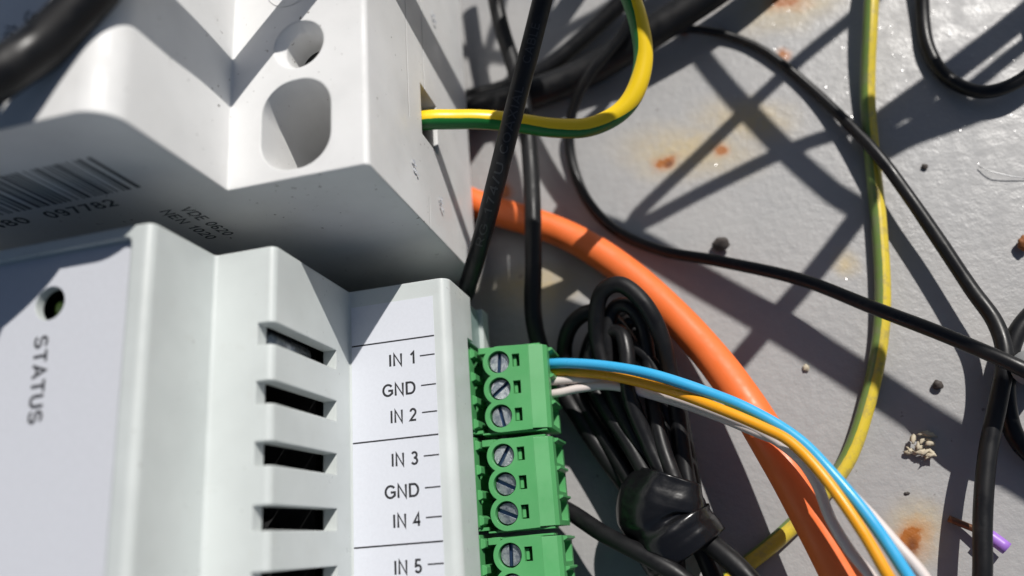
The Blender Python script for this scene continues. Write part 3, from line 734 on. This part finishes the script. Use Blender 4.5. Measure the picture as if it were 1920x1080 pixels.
# unseen block and cord added beyond the upper edge, shading the table beside the terminals
def blob(name, label, outline_px, z, thick, cat):
    bm = bmesh.new(); q = [at(x, y, 0)+SUN*(z/SUN.z) for x, y in outline_px]; cen = sum(q, Vector())/len(q)
    poly = round_poly([(p.x, p.y) for p in q], 3.5, 8)
    prism(bm, poly, 'z', z-thick/2, z+thick/2)
    return bm, cen
pr = root('shadow_blocker', at(990, 640, 0)+SUN*(60/SUN.z)); tag(pr, 'unseen black block with a cord, added beyond the upper edge to shade the table', 'plug')
bm, cen = blob('plug', '', [(860, 560), (1010, 566), (1100, 600), (1100, 700), (1010, 745), (860, 735)], 60, 5, 'plug')  # invented body, outlined from the dark patch it drops on the table
link('blocker_body', to_me(bm), 'rubber', pr, smooth=False)
cable('blocker_cord', [tuple(cen+Vector(v))+(0,) for v in ((-2, 3, 0), (-3, 16, 1), (-4, 34, -4), (-2, 60, -30), (2, 84, -56))], 1.3, 'rubber', parent=pr)
# unseen thick tube added high above the upper left, shading the raised part of the white module
nv = nrm if nrm.x < 0 else -nrm
E0, E1 = at(88, -8, 75), at(0, 195, 75); ed = (E0-E1).normalized()
P2 = [q+nv*7.5+SUN*(32/SUN.z) for q in (E1-ed*60, E1-ed*30, E1, E0, E0+ed*1.5)]
cable('shade_tube', [tuple(p)+(0,) for p in P2], 7.5, 'rubber', 'unseen thick black tube added above the top left corner to shade the module', 'shade tube', seg=32, wob=0)

# ------------------------------------------------------------------ small things on the table
def grit(name, px, py, r, mat, label, sc=(1, 1, .7), seed=0, cat='debris', group=None, n=2):
    bm = bmesh.new(); bmesh.ops.create_icosphere(bm, subdivisions=3, radius=r)
    for v in bm.verts:
        u = v.co.normalized(); v.co = Vector((v.co.x*sc[0], v.co.y*sc[1], v.co.z*sc[2]))*(1+.35*noise.noise(u*1.3+Vector((seed, 3, 7)))+.08*noise.noise(u*4+Vector((seed, 1, 2))))
    p = at(px, py, 0); lo = min(v.co.z for v in bm.verts); bmesh.ops.translate(bm, verts=bm.verts, vec=(p.x, p.y, -lo-.03))
    return tag(link(name, to_me(bm), mat, origin=(p.x, p.y, 0)), label, cat, group)
grit('grit', 1352, 462, 1.25, 'grit', 'dark grey nub on the table beside the thin black cable', (1.1, .9, 1), 1)
grit('grit', 1757, 723, .75, 'grit', 'small dark brown grain between the thin cable and the beige crumb', (1, 1, .8), 2)
grit('grit', 1915, 461, 1.0, 'rustgrit', 'rusty orange grain at the right edge', (.8, 1.2, .9), 3)
grit('grit', 1733, 314, .5, 'grit', 'tiny dark grain under the right cable loop', (1, 1, .6), 4)
grit('grit', 1511, 690, .55, 'crumb', 'tiny pale crumb left of the faded earth wire', (1, 1, .6), 5)
grit('grit', 1700, 925, .35, 'grit', 'tiny dark fleck below the beige crumb', (1.2, .6, .5), 6)
grit('grit', 1282, 62, .8, 'rustgrit', 'brown grain beside the thickest cable at the top', (1, 1, .8), 7)
cr = root('crumb', at(1722, 832, 0)); tag(cr, 'beige crumbly lump of fibres on the table', 'debris')
rnd = random.Random(3)
for k in range(16):
    bm = bmesh.new(); bmesh.ops.create_icosphere(bm, subdivisions=2, radius=1)
    a = rnd.uniform(0, 3.1); p = at(1722+rnd.uniform(-20, 24), 834+rnd.uniform(-22, 22), 0)
    for v in bm.verts:
        v.co *= 1+.8*noise.noise(v.co*1.7+Vector((k, 0, 0)))
        v.co = Vector((v.co.x*(.55+.13*(k % 4)), v.co.y*(.26+.07*(k % 3)), v.co.z*.3))
    bmesh.ops.rotate(bm, verts=bm.verts, matrix=Matrix.Rotation(a, 3, 'Z')@Matrix.Rotation(rnd.uniform(-.5, .5), 3, 'Y'))
    bmesh.ops.translate(bm, verts=bm.verts, vec=(p.x, p.y, .45+rnd.uniform(0, 1.0)))
    link('flake', to_me(bm), 'crumb', cr)
pw = root('stripped_wire', at(1840, 1000, 1)); tag(pw, 'short stripped wire end with purple insulation under the glossy cable', 'wire')
cable('insulation', [(1845, 998, 2.2), (1868, 1014, 2.4), (1888, 1029, 2.6)], .95, 'purple', parent=pw, wob=0)
cable('conductor', [(1778, 972, .8), (1810, 985, 1.2), (1850, 1001, 2.2)], .5, 'copper', parent=pw, wob=0)
cable('metal_hair', [(1835, 312, .4), (1860, 322, .9), (1885, 328, .8), (1925, 335, .3)], .08, 'glint', 'fine shiny metal sliver near the right edge', 'metal sliver', seg=6, wob=0)

# flakes added as table glints, tilted to the sun, thickest at the top right
rnd = random.Random(8); bm = bmesh.new()
for k in range(110):
    px, py = (rnd.uniform(1440, 1960), rnd.uniform(-30, 250)) if k < 100 else (rnd.uniform(1300, 1950), rnd.uniform(0, 560))
    p = at(px, py, 0); p.z = .12; v = (Vector((0, 0, CAMH))-p).normalized(); n = (v+SUN).normalized()
    n = (n+Vector((rnd.gauss(0, .07), rnd.gauss(0, .07), 0))).normalized()
    a = n.orthogonal().normalized(); b = n.cross(a); q = rnd.uniform(.05, .13); t0 = rnd.uniform(0, 6)
    bm.faces.new([bm.verts.new(p+(a*math.cos(t0+t)+b*math.sin(t0+t))*q*rnd.uniform(.7, 1.2)) for t in (0, 1.6, 3.1, 4.6)])
tag(link('sun_glint_flakes', to_me(bm), 'glint', smooth=False), 'added flakes tilted to glint in the sun, over the table at the top right', 'added glints', kind='stuff')
